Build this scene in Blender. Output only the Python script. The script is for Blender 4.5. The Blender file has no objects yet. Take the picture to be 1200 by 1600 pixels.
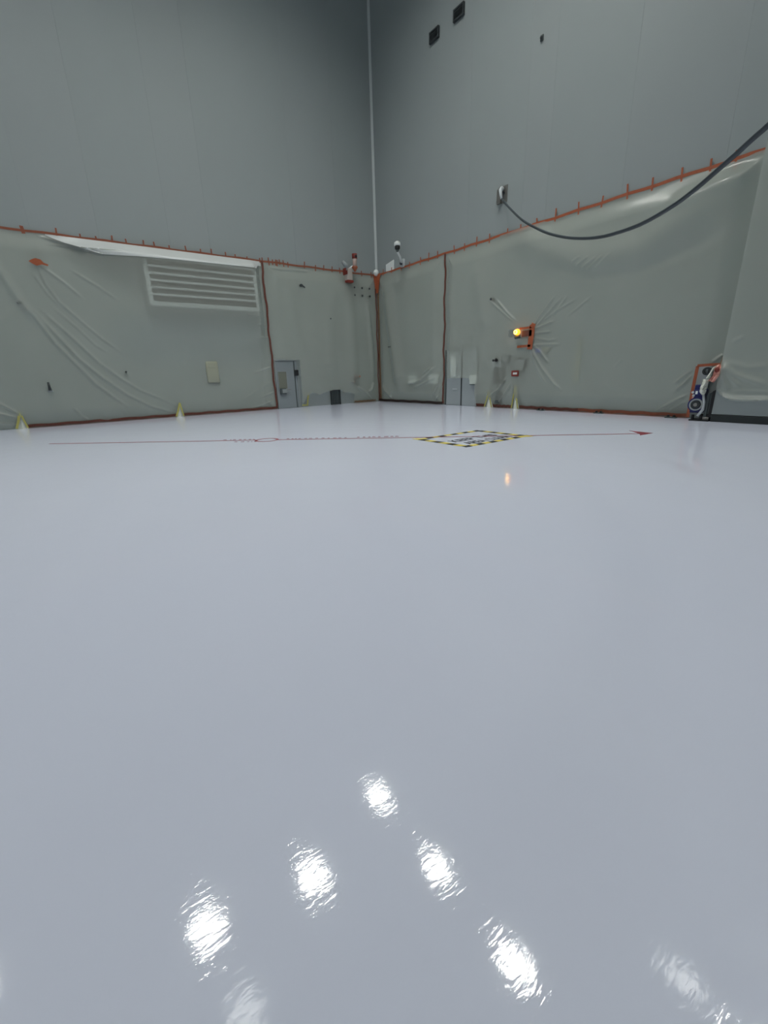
import bpy, bmesh, math, random
import numpy as np
from mathutils import Vector, Matrix
random.seed(4)
S = bpy.context.scene
COL = S.collection

# ------------------------------------------------------------------ camera
K = 1.42/1.3
F, PITCH, ROLL, YAW = 667.19, 0.31544, -0.03023, 0.63754
D1, D2, HT, H = 17.1267*K, 12.6784*K, 5.39*K, 1.42       # left wall y = D1, right wall x = D2, tape line height, camera height
FW = Vector((math.sin(YAW)*math.cos(PITCH), math.cos(YAW)*math.cos(PITCH), -math.sin(PITCH)))
R0 = Vector((math.cos(YAW), -math.sin(YAW), 0)); U0 = R0.cross(FW)
RX = R0*math.cos(ROLL)+U0*math.sin(ROLL); UX = -R0*math.sin(ROLL)+U0*math.cos(ROLL)
cd = bpy.data.cameras.new('camera'); cam = bpy.data.objects.new('camera', cd); COL.objects.link(cam)
cd.sensor_fit = 'VERTICAL'; cd.sensor_height = 32.0; cd.lens = 32.0*F/1600; cd.clip_end = 200; cd.clip_start = .05
m = Matrix.Identity(4)
for i in range(3):
    m[i][0] = RX[i]; m[i][1] = UX[i]; m[i][2] = -FW[i]
m.translation = (0, 0, H); cam.matrix_world = m
S.camera = cam

# ------------------------------------------------------------------ world, lamps, exposure
w = bpy.data.worlds.new('world'); S.world = w; w.use_nodes = True
w.node_tree.nodes['Background'].inputs[0].default_value = (.5, .55, .6, 1)
w.node_tree.nodes['Background'].inputs[1].default_value = .05
S.view_settings.view_transform = 'Standard'; S.view_settings.look = 'None'
S.view_settings.exposure = 0.0; S.view_settings.gamma = 1.0; S.view_settings.use_curve_mapping = False
LAMP_E = 124.0          # radiance of a high-bay lamp's lens
LAMP_R = 0.55
CEIL = 19.0
SHADE = .50  # depth of the dark cans added to cut the lamps' side light
LAMPS_SEEN = [(593, 1248, 1.0), (490, 1375, 1.0), (682, 1360, 1.0), (327, 1455, 1.0), (803, 1510, 1.0), (385, 1588, .1)]   # seen mirrored in the floor
S.cycles.max_bounces = 10; S.cycles.diffuse_bounces = 5; S.cycles.transparent_max_bounces = 16
S.cycles.sample_clamp_indirect = 6

# ------------------------------------------------------------------ rays from photo measurements to places in the hall
def ray(x, y): return FW + RX*((x-600)/F) - UX*((y-800)/F)
def wl(x, y, d=0.0):            # left wall -> (u, z)
    r = ray(x, y); t = (D1-d)/r.y; return (r.x*t, H+r.z*t)
def wr(x, y, d=0.0):            # right wall -> (u, z)
    r = ray(x, y); t = (D2-d)/r.x; return (r.y*t, H+r.z*t)
def fl(x, y, z=0.0):
    r = ray(x, y); t = (z-H)/r.z; return Vector((r.x*t, r.y*t, z))
def P(side, u, z, d):
    return Vector((u, D1-d, z)) if side == 'L' else Vector((D2-d, u, z))
W = {'L': wl, 'R': wr}

# ------------------------------------------------------------------ materials
def mat(name, col, rough=.6, metal=0, spec=.5, noise=0.0, scale=8, bump=0.0, emit=None, es=0, coat=0):
    m = bpy.data.materials.new(name); m.use_nodes = True; nt = m.node_tree; b = nt.nodes['Principled BSDF']
    b.inputs['Base Color'].default_value = (*col, 1); b.inputs['Roughness'].default_value = rough
    b.inputs['Metallic'].default_value = metal; b.inputs['Specular IOR Level'].default_value = spec
    b.inputs['Coat Weight'].default_value = coat
    if emit: b.inputs['Emission Color'].default_value = (*emit, 1); b.inputs['Emission Strength'].default_value = es
    if noise or bump:
        tc = nt.nodes.new('ShaderNodeTexCoord'); n = nt.nodes.new('ShaderNodeTexNoise'); n.inputs['Scale'].default_value = scale
        n.inputs['Detail'].default_value = 5
        nt.links.new(tc.outputs['Object'], n.inputs['Vector'])
        if noise:
            mx = nt.nodes.new('ShaderNodeMix'); mx.data_type = 'RGBA'
            mx.inputs[6].default_value = (*[c*(1-noise) for c in col], 1); mx.inputs[7].default_value = (*[min(1, c*(1+noise)) for c in col], 1)
            nt.links.new(n.outputs['Fac'], mx.inputs[0]); nt.links.new(mx.outputs[2], b.inputs['Base Color'])
        if bump:
            bp = nt.nodes.new('ShaderNodeBump'); bp.inputs['Strength'].default_value = bump; bp.inputs['Distance'].default_value = .01
            nt.links.new(n.outputs['Fac'], bp.inputs['Height']); nt.links.new(bp.outputs[0], b.inputs['Normal'])
    return m
M = {}
M['wall'] = mat('wall_paint', (.305, .338, .336), .55, spec=.3, noise=.05, scale=.35)
M['wall2'] = mat('wall_paint_greener', (.302, .337, .334), .55, spec=.3, noise=.05, scale=.3)
M['wall_dark'] = mat('wall_joint', (.23, .25, .25), .7)
M['rear'] = mat('unseen_dark_rear', (.20, .22, .23), .6, noise=.05, scale=2)  # unseen rear wall, kept dark to take light off the near floor
M['ceil'] = mat('ceiling_paint', (.75, .79, .80), .8, noise=.04, scale=.4)
M['trim'] = mat('corner_trim', (.50, .54, .53), .5)
M['orange'] = mat('orange_tape', (.37, .098, .042), .45, noise=.25, scale=20)
M['redtape'] = mat('red_brown_tape', (.15, .050, .034), .5, noise=.35, scale=9)
M['browntape'] = mat('brown_tape', (.20, .11, .055), .5, noise=.35, scale=9)
M['rust'] = mat('rust_tape', (.27, .085, .045), .5, noise=.25, scale=9)
M['darktape'] = mat('dark_tape', (.035, .020, .016), .5, noise=.35, scale=9)
M['door2'] = mat('door_paint_pale', (.37, .41, .42), .45, noise=.04, scale=3)
M['yellow'] = mat('yellow_tape', (.45, .42, .12), .5, noise=.15, scale=20)
M['paleyellow'] = mat('pale_yellow', (.37, .38, .29), .5)
M['white'] = mat('white_plastic', (.80, .84, .82), .4)
M['flap'] = mat('white_flap', (.70, .74, .68), .5, noise=.05)
M['pale'] = mat('pale_grey_metal', (.55, .59, .60), .45, noise=.04)
M['mid'] = mat('mid_grey_metal', (.30, .33, .33), .5, noise=.06)
M['louvre_pale'] = mat('louvre_pale', (.48, .52, .52), .5)
M['dark'] = mat('dark_grey', (.035, .042, .045), .5, noise=.1)
M['darkgrey'] = mat('charcoal_grey', (.075, .095, .095), .5, noise=.1)
M['louvre_dark'] = mat('louvre_dark', (.03, .04, .045), .6)
M['black'] = mat('black', (.008, .008, .009), .4)
M['door'] = mat('door_paint', (.26, .295, .305), .45, noise=.04, scale=3)
M['doorglass'] = mat('door_glass', (.20, .21, .17), .2)
M['blue'] = mat('blue_enamel', (.010, .013, .11), .35, noise=.2)
M['steel'] = mat('steel', (.30, .29, .27), .35, metal=.8, noise=.1)
M['cable'] = mat('cable_rubber', (.030, .042, .05), .45)
M['red'] = mat('red_floor_tape', (.27, .022, .04), .4, noise=.1)
M['hy'] = mat('hazard_yellow', (.82, .68, .14), .4, noise=.06)
M['hb'] = mat('hazard_black', (.006, .006, .008), .35)
M['letter'] = mat('stencil_black', (.03, .035, .045), .5)
M['maroon'] = mat('maroon_border', (.22, .03, .02), .5)
M['pink'] = mat('pink_plastic', (.85, .42, .34), .4, noise=.12, scale=14)
M['cloth'] = mat('white_cloth', (.72, .74, .66), .8, noise=.1, scale=14, bump=.5)
M['amber'] = mat('amber_lens', (1, .35, .02), .3, emit=(1, .36, .03), es=2.2)
M['bulb'] = mat('amber_core', (1, .6, .1), .3, emit=(1, .55, .08), es=9)
M['bluebit'] = mat('blue_label', (.06, .10, .42), .5)
M['lens'] = mat('lamp_lens', (.9, .9, .9), .4, emit=(1.0, 1.0, .95), es=LAMP_E)
M['lens_dim'] = mat('dim_lamp_lens', (.9, .9, .9), .4, emit=(1.0, 1.0, .95), es=LAMP_E*.1)
M['door_seal'] = mat('door_seal_rubber', (.018, .024, .024), .5)

def film_mat(name, col, tr, rough=.38):
    m = bpy.data.materials.new(name); m.use_nodes = True; nt = m.node_tree; N = nt.nodes; L = nt.links
    b = N['Principled BSDF']; out = N['Material Output']
    b.inputs['Roughness'].default_value = rough; b.inputs['Specular IOR Level'].default_value = .8
    tc = N.new('ShaderNodeTexCoord')
    n = N.new('ShaderNodeTexNoise'); n.inputs['Scale'].default_value = .6; n.inputs['Detail'].default_value = 3
    L.new(tc.outputs['Object'], n.inputs['Vector'])
    mx = N.new('ShaderNodeMix'); mx.data_type = 'RGBA'
    mx.inputs[6].default_value = (*[c*.93 for c in col], 1); mx.inputs[7].default_value = (*[c*1.07 for c in col], 1)
    L.new(n.outputs['Fac'], mx.inputs[0]); L.new(mx.outputs[2], b.inputs['Base Color'])
    n2 = N.new('ShaderNodeTexNoise'); n2.inputs['Scale'].default_value = 1.6; n2.inputs['Detail'].default_value = 6; n2.inputs['Distortion'].default_value = 1.2
    L.new(tc.outputs['Object'], n2.inputs['Vector'])
    bp = N.new('ShaderNodeBump'); bp.inputs['Strength'].default_value = .25; bp.inputs['Distance'].default_value = .03
    L.new(n2.outputs['Fac'], bp.inputs['Height']); L.new(bp.outputs[0], b.inputs['Normal'])
    tl = N.new('ShaderNodeBsdfTranslucent'); tl.inputs['Color'].default_value = (*[min(1, c*1.1) for c in col], 1)
    L.new(bp.outputs[0], tl.inputs['Normal'])
    m1 = N.new('ShaderNodeMixShader'); m1.inputs[0].default_value = .18
    L.new(b.outputs[0], m1.inputs[1]); L.new(tl.outputs[0], m1.inputs[2])
    t = N.new('ShaderNodeBsdfTransparent'); t.inputs[0].default_value = (.93, .96, .94, 1)
    m2 = N.new('ShaderNodeMixShader'); m2.inputs[0].default_value = tr
    L.new(m1.outputs[0], m2.inputs[1]); L.new(t.outputs[0], m2.inputs[2]); L.new(m2.outputs[0], out.inputs[0])
    return m
M['film'] = film_mat('plastic_film', (.69, .71, .635), .635, .22)
M['fold'] = mat('overlit_film_white', (.55, .58, .575), .35)  # overhead brightness on the bulging sheet top, put into a white colour
M['film_wrap'] = film_mat('plastic_wrap', (.75, .66, .60), .35, .25)

def floor_mat():
    m = bpy.data.materials.new('epoxy_floor'); m.use_nodes = True; nt = m.node_tree; N = nt.nodes; L = nt.links; b = N['Principled BSDF']
    tc = N.new('ShaderNodeTexCoord')
    n = N.new('ShaderNodeTexNoise'); n.inputs['Scale'].default_value = .25; n.inputs['Detail'].default_value = 4
    L.new(tc.outputs['Object'], n.inputs['Vector'])
    mx = N.new('ShaderNodeMix'); mx.data_type = 'RGBA'
    mx.inputs[6].default_value = (.74, .785, .93, 1); mx.inputs[7].default_value = (.78, .82, .95, 1)
    L.new(n.outputs['Fac'], mx.inputs[0]); L.new(mx.outputs[2], b.inputs['Base Color'])
    b.inputs['Roughness'].default_value = .05; b.inputs['IOR'].default_value = 1.33
    # orange-peel and trowel ripple of the poured resin
    mp = N.new('ShaderNodeMapping'); mp.inputs['Rotation'].default_value = (0, 0, .5); mp.inputs['Scale'].default_value = (1, 3.2, 1)
    L.new(tc.outputs['Object'], mp.inputs[0])
    n2 = N.new('ShaderNodeTexNoise'); n2.inputs['Scale'].default_value = 18; n2.inputs['Detail'].default_value = 3; n2.inputs['Distortion'].default_value = .8
    L.new(mp.outputs[0], n2.inputs['Vector'])
    n3 = N.new('ShaderNodeTexNoise'); n3.inputs['Scale'].default_value = 2.2; n3.inputs['Detail'].default_value = 2
    L.new(tc.outputs['Object'], n3.inputs['Vector'])
    b1 = N.new('ShaderNodeBump'); b1.inputs['Strength'].default_value = 1; b1.inputs['Distance'].default_value = .00030
    L.new(n2.outputs['Fac'], b1.inputs['Height'])
    b2 = N.new('ShaderNodeBump'); b2.inputs['Strength'].default_value = 1; b2.inputs['Distance'].default_value = .0012
    L.new(n3.outputs['Fac'], b2.inputs['Height']); L.new(b2.outputs[0], b1.inputs['Normal'])
    L.new(b1.outputs[0], b.inputs['Normal'])
    return m
M['floor'] = floor_mat()

# ------------------------------------------------------------------ builders
WORLD = {}
def tag(o, label=None, cat=None, group=None, kind=None):
    if label: o['label'] = label
    if cat: o['category'] = cat
    if group: o['group'] = group
    if kind: o['kind'] = kind
    return o
def thing(name, loc, label, cat, group=None, kind=None):
    o = bpy.data.objects.new(name, None); COL.objects.link(o); o.empty_display_size = .2
    o.location = loc; WORLD[o] = Vector(loc); return tag(o, label, cat, group, kind)
def obj(name, bm, material, parent=None, smooth=False, origin=None):
    vs = [v.co for v in bm.verts]
    mn = Vector([min(v[i] for v in vs) for i in range(3)]); mxx = Vector([max(v[i] for v in vs) for i in range(3)])
    o_ = origin or Vector(((mn.x+mxx.x)/2, (mn.y+mxx.y)/2, mn.z))
    bmesh.ops.translate(bm, verts=bm.verts, vec=-o_)
    me = bpy.data.meshes.new(name); bm.to_mesh(me); bm.free()
    me.materials.append(M[material] if isinstance(material, str) else material)
    if smooth:
        for p in me.polygons: p.use_smooth = True
    o = bpy.data.objects.new(name, me); COL.objects.link(o); WORLD[o] = o_.copy()
    o.location = o_ - (WORLD[parent] if parent else Vector()); o.parent = parent
    return o
def struct(name, bm, material, parent=None, **k):
    o = obj(name, bm, material, parent, **k)
    if not parent: o['kind'] = 'structure'
    return o
def B(): return bmesh.new()
def box(bm, a, b, bev=0.0):
    a = Vector(a); b = Vector(b)
    lo = Vector([min(a[i], b[i]) for i in range(3)]); hi = Vector([max(a[i], b[i]) for i in range(3)])
    v = [bm.verts.new((x, y, z)) for x in (lo.x, hi.x) for y in (lo.y, hi.y) for z in (lo.z, hi.z)]
    fs = [bm.faces.new([v[i] for i in q]) for q in ((0, 1, 3, 2), (4, 6, 7, 5), (0, 4, 5, 1), (2, 3, 7, 6), (0, 2, 6, 4), (1, 5, 7, 3))]
    if bev:
        es = list({e for f in fs for e in f.edges})
        bmesh.ops.bevel(bm, geom=es, offset=bev, segments=2, affect='EDGES', profile=.5)
    return bm
def quadslab(bm, pts, nrm, th):          # a flat polygon with thickness along nrm
    n = Vector(nrm).normalized()*th
    a = [bm.verts.new(p) for p in pts]; b = [bm.verts.new(Vector(p)+n) for p in pts]
    k = len(pts)
    bm.faces.new(b); bm.faces.new(a[::-1])
    for i in range(k): bm.faces.new((a[i], a[(i+1) % k], b[(i+1) % k], b[i]))
    bmesh.ops.recalc_face_normals(bm, faces=bm.faces[:])
    return bm
def tube(bm, pts, r, n=10, cap=True):
    pts = [Vector(p) for p in pts]; rings = []
    rs = r if isinstance(r, (list, tuple)) else [r]*len(pts)
    up = None
    for i, p in enumerate(pts):
        t = (pts[min(i+1, len(pts)-1)]-pts[max(i-1, 0)]).normalized()
        if up is None: up = t.orthogonal().normalized()
        up = (up - t*up.dot(t)).normalized(); s = t.cross(up)
        rings.append([bm.verts.new(p+(up*math.cos(a)+s*math.sin(a))*rs[i]) for a in [2*math.pi*k/n for k in range(n)]])
    for a, b in zip(rings, rings[1:]):
        for k in range(n): bm.faces.new((a[k], a[(k+1) % n], b[(k+1) % n], b[k]))
    if cap: bm.faces.new(rings[0][::-1]); bm.faces.new(rings[-1])
    return bm
def ball(bm, c, r, sz=(1, 1, 1), seg=16):
    bmesh.ops.create_uvsphere(bm, u_segments=seg, v_segments=seg//2+2, radius=r, matrix=Matrix.Translation(c) @ Matrix.Diagonal((*sz, 1)))
    return bm
def ring(bm, c, n, ro, ri, th, seg=28):
    c = Vector(c); n = Vector(n).normalized(); a = n.orthogonal().normalized(); b = n.cross(a); L = []
    for k in range(seg):
        t = 2*math.pi*k/seg; d = a*math.cos(t)+b*math.sin(t)
        L.append([bm.verts.new(c+d*ri), bm.verts.new(c+d*ro), bm.verts.new(c+d*ro+n*th), bm.verts.new(c+d*ri+n*th)])
    for k in range(seg):
        p, q = L[k], L[(k+1) % seg]
        for j in range(4): bm.faces.new((p[j], p[(j+1) % 4], q[(j+1) % 4], q[j]))
    bmesh.ops.recalc_face_normals(bm, faces=bm.faces[:])
    return bm
def ext(side, x0, y0, x1, y1, d):        # photo rectangle -> (u0,u1,z0,z1) at depth d from the wall
    f = W[side]; xm, ym = (x0+x1)/2, (y0+y1)/2
    ua, ub = f(x0, ym, d)[0], f(x1, ym, d)[0]; za, zb = f(xm, y1, d)[1], f(xm, y0, d)[1]
    return min(ua, ub), max(ua, ub), za, zb
def wbox(bm, side, u0, u1, z0, z1, d0, d1, bev=0.0):
    return box(bm, P(side, u0, z0, d0), P(side, u1, z1, d1), bev)
def strip(bm, side, pts, wd, d, th=.004):  # tape along (u,z) points; d = a number or a list (distance from the wall at each point)
    f = [] ; n = len(pts); dd = d if isinstance(d, (list, tuple)) else [d]*n
    for i, (u, z) in enumerate(pts):
        a = pts[max(i-1, 0)]; b = pts[min(i+1, n-1)]; t = Vector((b[0]-a[0], b[1]-a[1])).normalized(); q = Vector((-t.y, t.x))*wd/2
        f.append([bm.verts.new(P(side, u+s*q.x, z+s*q.y, dd[i]+e)) for s, e in ((-1, 0), (1, 0), (1, th), (-1, th))])
    for a, b in zip(f, f[1:]):
        for j in range(4): bm.faces.new((a[j], a[(j+1) % 4], b[(j+1) % 4], b[j]))
    bm.faces.new(f[0]); bm.faces.new(f[-1][::-1]); bmesh.ops.recalc_face_normals(bm, faces=bm.faces[:])
    return bm

# ------------------------------------------------------------------ room shell
X0, Y0 = -12.0, -1.6
b = B(); box(b, (X0, Y0, -.2), (D2, D1, 0)); struct('floor', b, 'floor')
b = B(); box(b, (X0, Y0, CEIL), (D2+.3, D1+.3, CEIL+.2)); struct('ceiling', b, 'ceil')
b = B(); box(b, (X0-.3, D1+.02, -.2), (D2+.3, D1+.3, CEIL)); wall_l = struct('wall_left', b, 'wall_dark')
b = B(); box(b, (D2+.02, Y0-.3, -.2), (D2+.3, D1+.02, CEIL)); wall_r = struct('wall_right', b, 'wall_dark')
b = B(); box(b, (X0-.3, Y0, 0), (X0, D1, CEIL)); struct('wall_side', b, 'wall')
b = B(); box(b, (X0, Y0-.3, 0), (D2, Y0, CEIL)); struct('wall_rear', b, 'rear')  # unseen; set close behind the camera to block light there
def panels(side, edges, parent):
    for i, (a, c) in enumerate(zip(edges, edges[1:])):
        b = B(); wbox(b, side, a+.0012, c-.0012, 0, CEIL, 0, -.022)
        obj('panel', b, 'wall' if i % 2 else 'wall2', parent)
seamR = wr(828, 120)[0]; seamR2 = wr(868, 120)[0]
eR = [D1]; u = D1
for s in (seamR+2.4, seamR, seamR2, seamR2-2.4, seamR2-4.8, seamR2-7.2, seamR2-9.6): eR.append(s)
eR += [Y0]
panels('R', sorted(eR), wall_r)
eL = [X0] + [wl(x, 250)[0] for x in (20, 130, 245, 310, 450, 520)] + [D2]
panels('L', sorted(eL), wall_l)
# pale quarter-round cove strip up the corner
b = B(); quadslab(b, [(D2-.08, D1-.001, HT-.02), (D2-.001, D1-.08, HT-.02), (D2-.001, D1-.08, CEIL), (D2-.08, D1-.001, CEIL)], (1, 1, 0), .03); struct('trim_1', b, 'trim')

# ------------------------------------------------------------------ sliding hangar door leaf on the right
pe = fl(1109, 658.5); DJ = D2-pe.x; uJ = pe.y
jd = thing('door_3', (D2-DJ/2, uJ-4, 0), None, None, kind='structure')
b = B(); box(b, (D2-DJ, Y0+.02, .18), (D2-.02, uJ, 14.5), .01); obj('door_leaf', b, 'wall2', jd)
b = B(); box(b, (D2-DJ-.02, Y0+.02, 0.0), (D2-.05, uJ+.0, .17), .01); obj('door_seal', b, 'door_seal', jd)
for k in (1.15, 2.9):
    b = B(); box(b, (D2-DJ-.012, uJ-k-.02, .18), (D2-DJ-.0005, uJ-k+.02, 6)); obj('door_batten', b, 'trim', jd)

# ------------------------------------------------------------------ plastic sheeting
def crease(side, pts, w_=.05, h_=.03, d=.12):
    return [np.array([W[side](x, y, d) for x, y in pts]), w_*(.8 if w_ < .1 else 1), h_*(1.4 if w_ < .1 else 1)]
def inpoly(px, py, poly):
    ins = np.zeros(px.shape, bool); n = len(poly)
    for i in range(n):
        x0, y0 = poly[i]; x1, y1 = poly[(i+1) % n]
        if y0 == y1: continue
        c = ((y0 > py) != (y1 > py)) & (px < (x1-x0)*(py-y0)/(y1-y0)+x0); ins ^= c
    return ins
def vnoise(U, Z, s, seed):
    r = np.random.RandomState(seed); o = np.zeros(U.shape)
    for k in range(7):
        a = r.uniform(0, math.tau); f = s*r.uniform(.6, 1.6); o += np.sin((U*math.cos(a)+Z*math.sin(a))*f+r.uniform(0, 6))
    return o/7
SHEETS = {}
def sheet_disp(side, U, Z, ua, ub, ztop, creases, extra=None, amp=.14, seed=1):
    e = np.minimum(np.minimum(U-ua, ub-U), np.minimum(ztop-Z, Z+.05))
    s = np.clip(e/.6, 0, 1); s = s*s*(3-2*s)
    D = .03 + amp*s + s*(.035*vnoise(U, Z, 1.3, seed)+.006*vnoise(U, Z, 6, seed+9))
    for poly, w_, h_ in creases:
        lo = poly.min(0)-3*w_; hi = poly.max(0)+3*w_
        k = np.where((U > lo[0]) & (U < hi[0]) & (Z > lo[1]) & (Z < hi[1]))
        if len(k[0]) == 0: continue
        pu, pz = U[k], Z[k]; best = np.full(pu.shape, 9e9); tt = np.zeros(pu.shape)
        L = np.concatenate([[0], np.cumsum(np.hypot(*np.diff(poly, axis=0).T))])
        for i in range(len(poly)-1):
            ax, az = poly[i]; bx, bz = poly[i+1]; dx, dz = bx-ax, bz-az; q = dx*dx+dz*dz+1e-9
            t = np.clip(((pu-ax)*dx+(pz-az)*dz)/q, 0, 1); dist = np.hypot(pu-ax-t*dx, pz-az-t*dz)
            c = dist < best; best[c] = dist[c]; tt[c] = (L[i]+t[c]*(L[i+1]-L[i]))/L[-1]
        fade = np.clip(np.minimum(tt, 1-tt)*6, .15, 1)
        D[k] += h_*fade*np.exp(-(best/w_)**2)
    if extra is not None: D = extra(U, Z, D)
    return np.maximum(D, .012)
def sheet(name, side, ua, ub, ztop, zbot, creases, cuts, label, extra=None, step=.026, seed=1, amp=.14, base=0.0, group=None):
    """hung film between u=ua..ub; cuts = polygons of (u,z) cut away"""
    nu = max(2, int(abs(ub-ua)/step)); nz = max(2, int((ztop-zbot)/step))
    us = np.linspace(ua, ub, nu+1); zs = np.linspace(zbot, ztop, nz+1)
    U, Z = np.meshgrid(us, zs, indexing='ij')
    D = sheet_disp(side, U, Z, ua, ub, ztop, creases, extra, amp, seed) + base
    if side == 'L': co = np.stack([U, D1-D, Z], -1)
    else: co = np.stack([D2-D, U, Z], -1)
    co = co.reshape(-1, 3)
    i, j = np.meshgrid(np.arange(nu), np.arange(nz), indexing='ij')
    i = i.ravel(); j = j.ravel(); n1 = nz+1
    cu = (us[i]+us[i+1])/2; cz = (zs[j]+zs[j+1])/2
    keep = np.ones(len(i), bool)
    for c in cuts: keep &= ~inpoly(cu, cz, c)
    i = i[keep]; j = j[keep]
    F4 = np.stack([i*n1+j, (i+1)*n1+j, (i+1)*n1+j+1, i*n1+j+1], 1)
    org = co.min(0); org[0] = co[:, 0].mean(); org[1] = co[:, 1].mean()
    used = np.unique(F4); remap = np.full(len(co), -1); remap[used] = np.arange(len(used))
    co2 = (co-org)[used]; F4 = remap[F4]
    me = bpy.data.meshes.new(name); me.vertices.add(len(co2)); me.vertices.foreach_set('co', co2.ravel())
    me.loops.add(F4.size); me.loops.foreach_set('vertex_index', F4.ravel())
    me.polygons.add(len(F4)); me.polygons.foreach_set('loop_start', np.arange(0, F4.size, 4)); me.polygons.foreach_set('loop_total', np.full(len(F4), 4))
    me.polygons.foreach_set('use_smooth', np.ones(len(F4), bool)); me.update(); me.validate()
    me.materials.append(M['film'])
    o = bpy.data.objects.new(name, me); COL.objects.link(o); o.location = org; WORLD[o] = Vector(org)
    SHEETS[label] = (side, us, zs, D)
    return tag(o, label, 'plastic sheet', group)
def filmd(label, u, z):                     # distance of the film from the wall at (u,z)
    side, us, zs, D = SHEETS[label]
    i = int(np.clip(np.searchsorted(us, u), 0, len(us)-1)) if us[0] < us[-1] else 0
    j = int(np.clip(np.searchsorted(zs, z), 0, len(zs)-1)); return float(D[i, j])

uAB = (wl(407, 411)[0]+wl(433, 635)[0])/2
uCD = (wr(697, 398)[0]+wr(694, 628)[0])/2
# grille behind the left sheet: its box pushes the film out
LD = .42
lq = [wl(x, y, LD) for x, y in ((229, 403), (395, 421), (401, 480), (241, 470))]
lu0 = (lq[0][0]+lq[3][0])/2; lu1 = (lq[1][0]+lq[2][0])/2; lz1 = (lq[0][1]+lq[1][1])/2; lz0 = (lq[2][1]+lq[3][1])/2
def billowA(U, Z, D):
    uL = wl(60, 365)[0]
    a = np.clip((U-uL)/(lu0-.3-uL), 0, 1); a = a*a*(3-2*a)
    a = np.where(U > lu1+.05, np.clip(1-(U-lu1-.05)/.35, 0, 1), a)
    zl = lz1+.10
    top = np.clip((HT-Z)/np.maximum(HT-zl, .05), 0, 1)
    low = np.clip(1-(lz0-.25-Z)/2.2, 0, 1); low = low*low*(3-2*low)
    # left of the grille the folds run out diagonally
    dl = np.clip(1-(lu0-.35-U)/2.8, 0, 1)
    side = np.where(U < lu0-.35, dl*dl*(3-2*dl), 1)
    add = (LD+.04)*a*top*np.where(Z < zl, low*side, 1)
    return np.maximum(D*np.clip(1-a*.6, 0, 1), 0)+add
cA = [
 crease('L', [(32, 472), (54, 495), (87, 537), (120, 570), (150, 600), (180, 622), (200, 635)], .06, .06),
 crease('L', [(55, 488), (92, 527), (125, 562), (160, 590), (200, 617), (237, 635), (277, 646)], .06, .07),
 crease('L', [(66, 486), (112, 527), (155, 567), (190, 592), (220, 610), (250, 622), (276, 634)], .06, .055),
 crease('L', [(57, 413), (72, 445), (92, 472), (130, 505), (160, 530), (192, 552)], .05, .04),
 crease('L', [(60, 413), (100, 442), (130, 467)], .05, .025),
 crease('L', [(110, 422), (150, 447), (185, 472)], .05, .03),
 crease('L', [(82, 480), (120, 512), (150, 540), (172, 553)], .05, .02),
 crease('L', [(50, 425), (75, 460), (95, 480)], .05, .02),
 crease('L', [(115, 637), (127, 650), (140, 657)], .05, .03),
 crease('L', [(-40, 370), (0, 424), (30, 470), (60, 505)], .12, .10),
 crease('L', [(-10, 625), (10, 636), (28, 646)], .04, .04), crease('L', [(-10, 644), (27, 653)], .04, .04), crease('L', [(-10, 660), (27, 664)], .04, .04),
 crease('L', [(380, 493), (414, 498)], .04, .02), crease('L', [(396, 508), (418, 510)], .04, .03), crease('L', [(398, 529), (421, 527)], .04, .03),
 crease('L', [(398, 583), (425, 573)], .04, .03), crease('L', [(388, 640), (410, 634), (431, 624)], .05, .04), crease('L', [(405, 622), (431, 612)], .04, .03),
 crease('L', [(380, 625), (426, 596)], .06, .02), crease('L', [(150, 660), (190, 640), (250, 645)], .3, .05),
 crease('L', [(60, 368), (110, 383), (150, 397), (190, 400)], .05, .05),
]
LA = 'large milky plastic sheet over the left wall, bulging over the grille'
tentsL = [((31, 645), 28, 45, 671), ((281, 631), 276, 287, 652)]
def tentcut(side, t, d=.05):
    (ax, ay), x0, x1, yb = t; f = W[side]
    return [f(ax, ay, d), (f(x1, yb, d)[0], -.2), (f(x0, yb, d)[0], -.2)]
uA0 = wl(-120, 500)[0]
sheet('plastic_sheet', 'L', uA0, uAB, HT, .015, cA, [tentcut('L', t) for t in tentsL], LA, extra=billowA, seed=3)
def bil(label, u, z):
    side, us, zs, D = SHEETS[label]
    i = int(np.clip(np.searchsorted(us, u)-1, 0, len(us)-2)); j = int(np.clip(np.searchsorted(zs, z)-1, 0, len(zs)-2))
    a = (u-us[i])/(us[i+1]-us[i]); c = (z-zs[j])/(zs[j+1]-zs[j])
    return float((D[i, j]*(1-a)+D[i+1, j]*a)*(1-c)+(D[i, j+1]*(1-a)+D[i+1, j+1]*a)*c)
low_ = [wl(x, y, .35) for x, y in ((72, 370), (100, 377), (130, 387), (160, 397), (195, 401), (225, 403), (260, 406), (400, 420), (407, 419))]
lu_ = [p[0] for p in low_]; lz_ = [p[1] for p in low_]
lz_[0] = HT-.06; lz_[-1] = HT-.2
b = B(); rows = []; fn = 90  # extra white layer where light from above brightens the sheet top
for i in range(fn):
    u = lu_[0]+(uAB-.06-lu_[0])*i/(fn-1); zb = min(float(np.interp(u, lu_, lz_)), HT-.05)
    rows.append([b.verts.new(P('L', u, HT-.03+(zb-HT+.03)*j/7, bil(LA, u, HT-.03+(zb-HT+.03)*j/7)+.014)) for j in range(8)])
for p, q in zip(rows, rows[1:]):
    for j in range(7): b.faces.new((p[j], p[j+1], q[j+1], q[j]))
sheetA = [o for o in COL.objects if o.get('label') == LA][0]
obj('lit_top_strip', b, 'fold', sheetA, smooth=True)['label'] = 'white strip standing in for overhead light along the top of the sheet'
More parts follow.
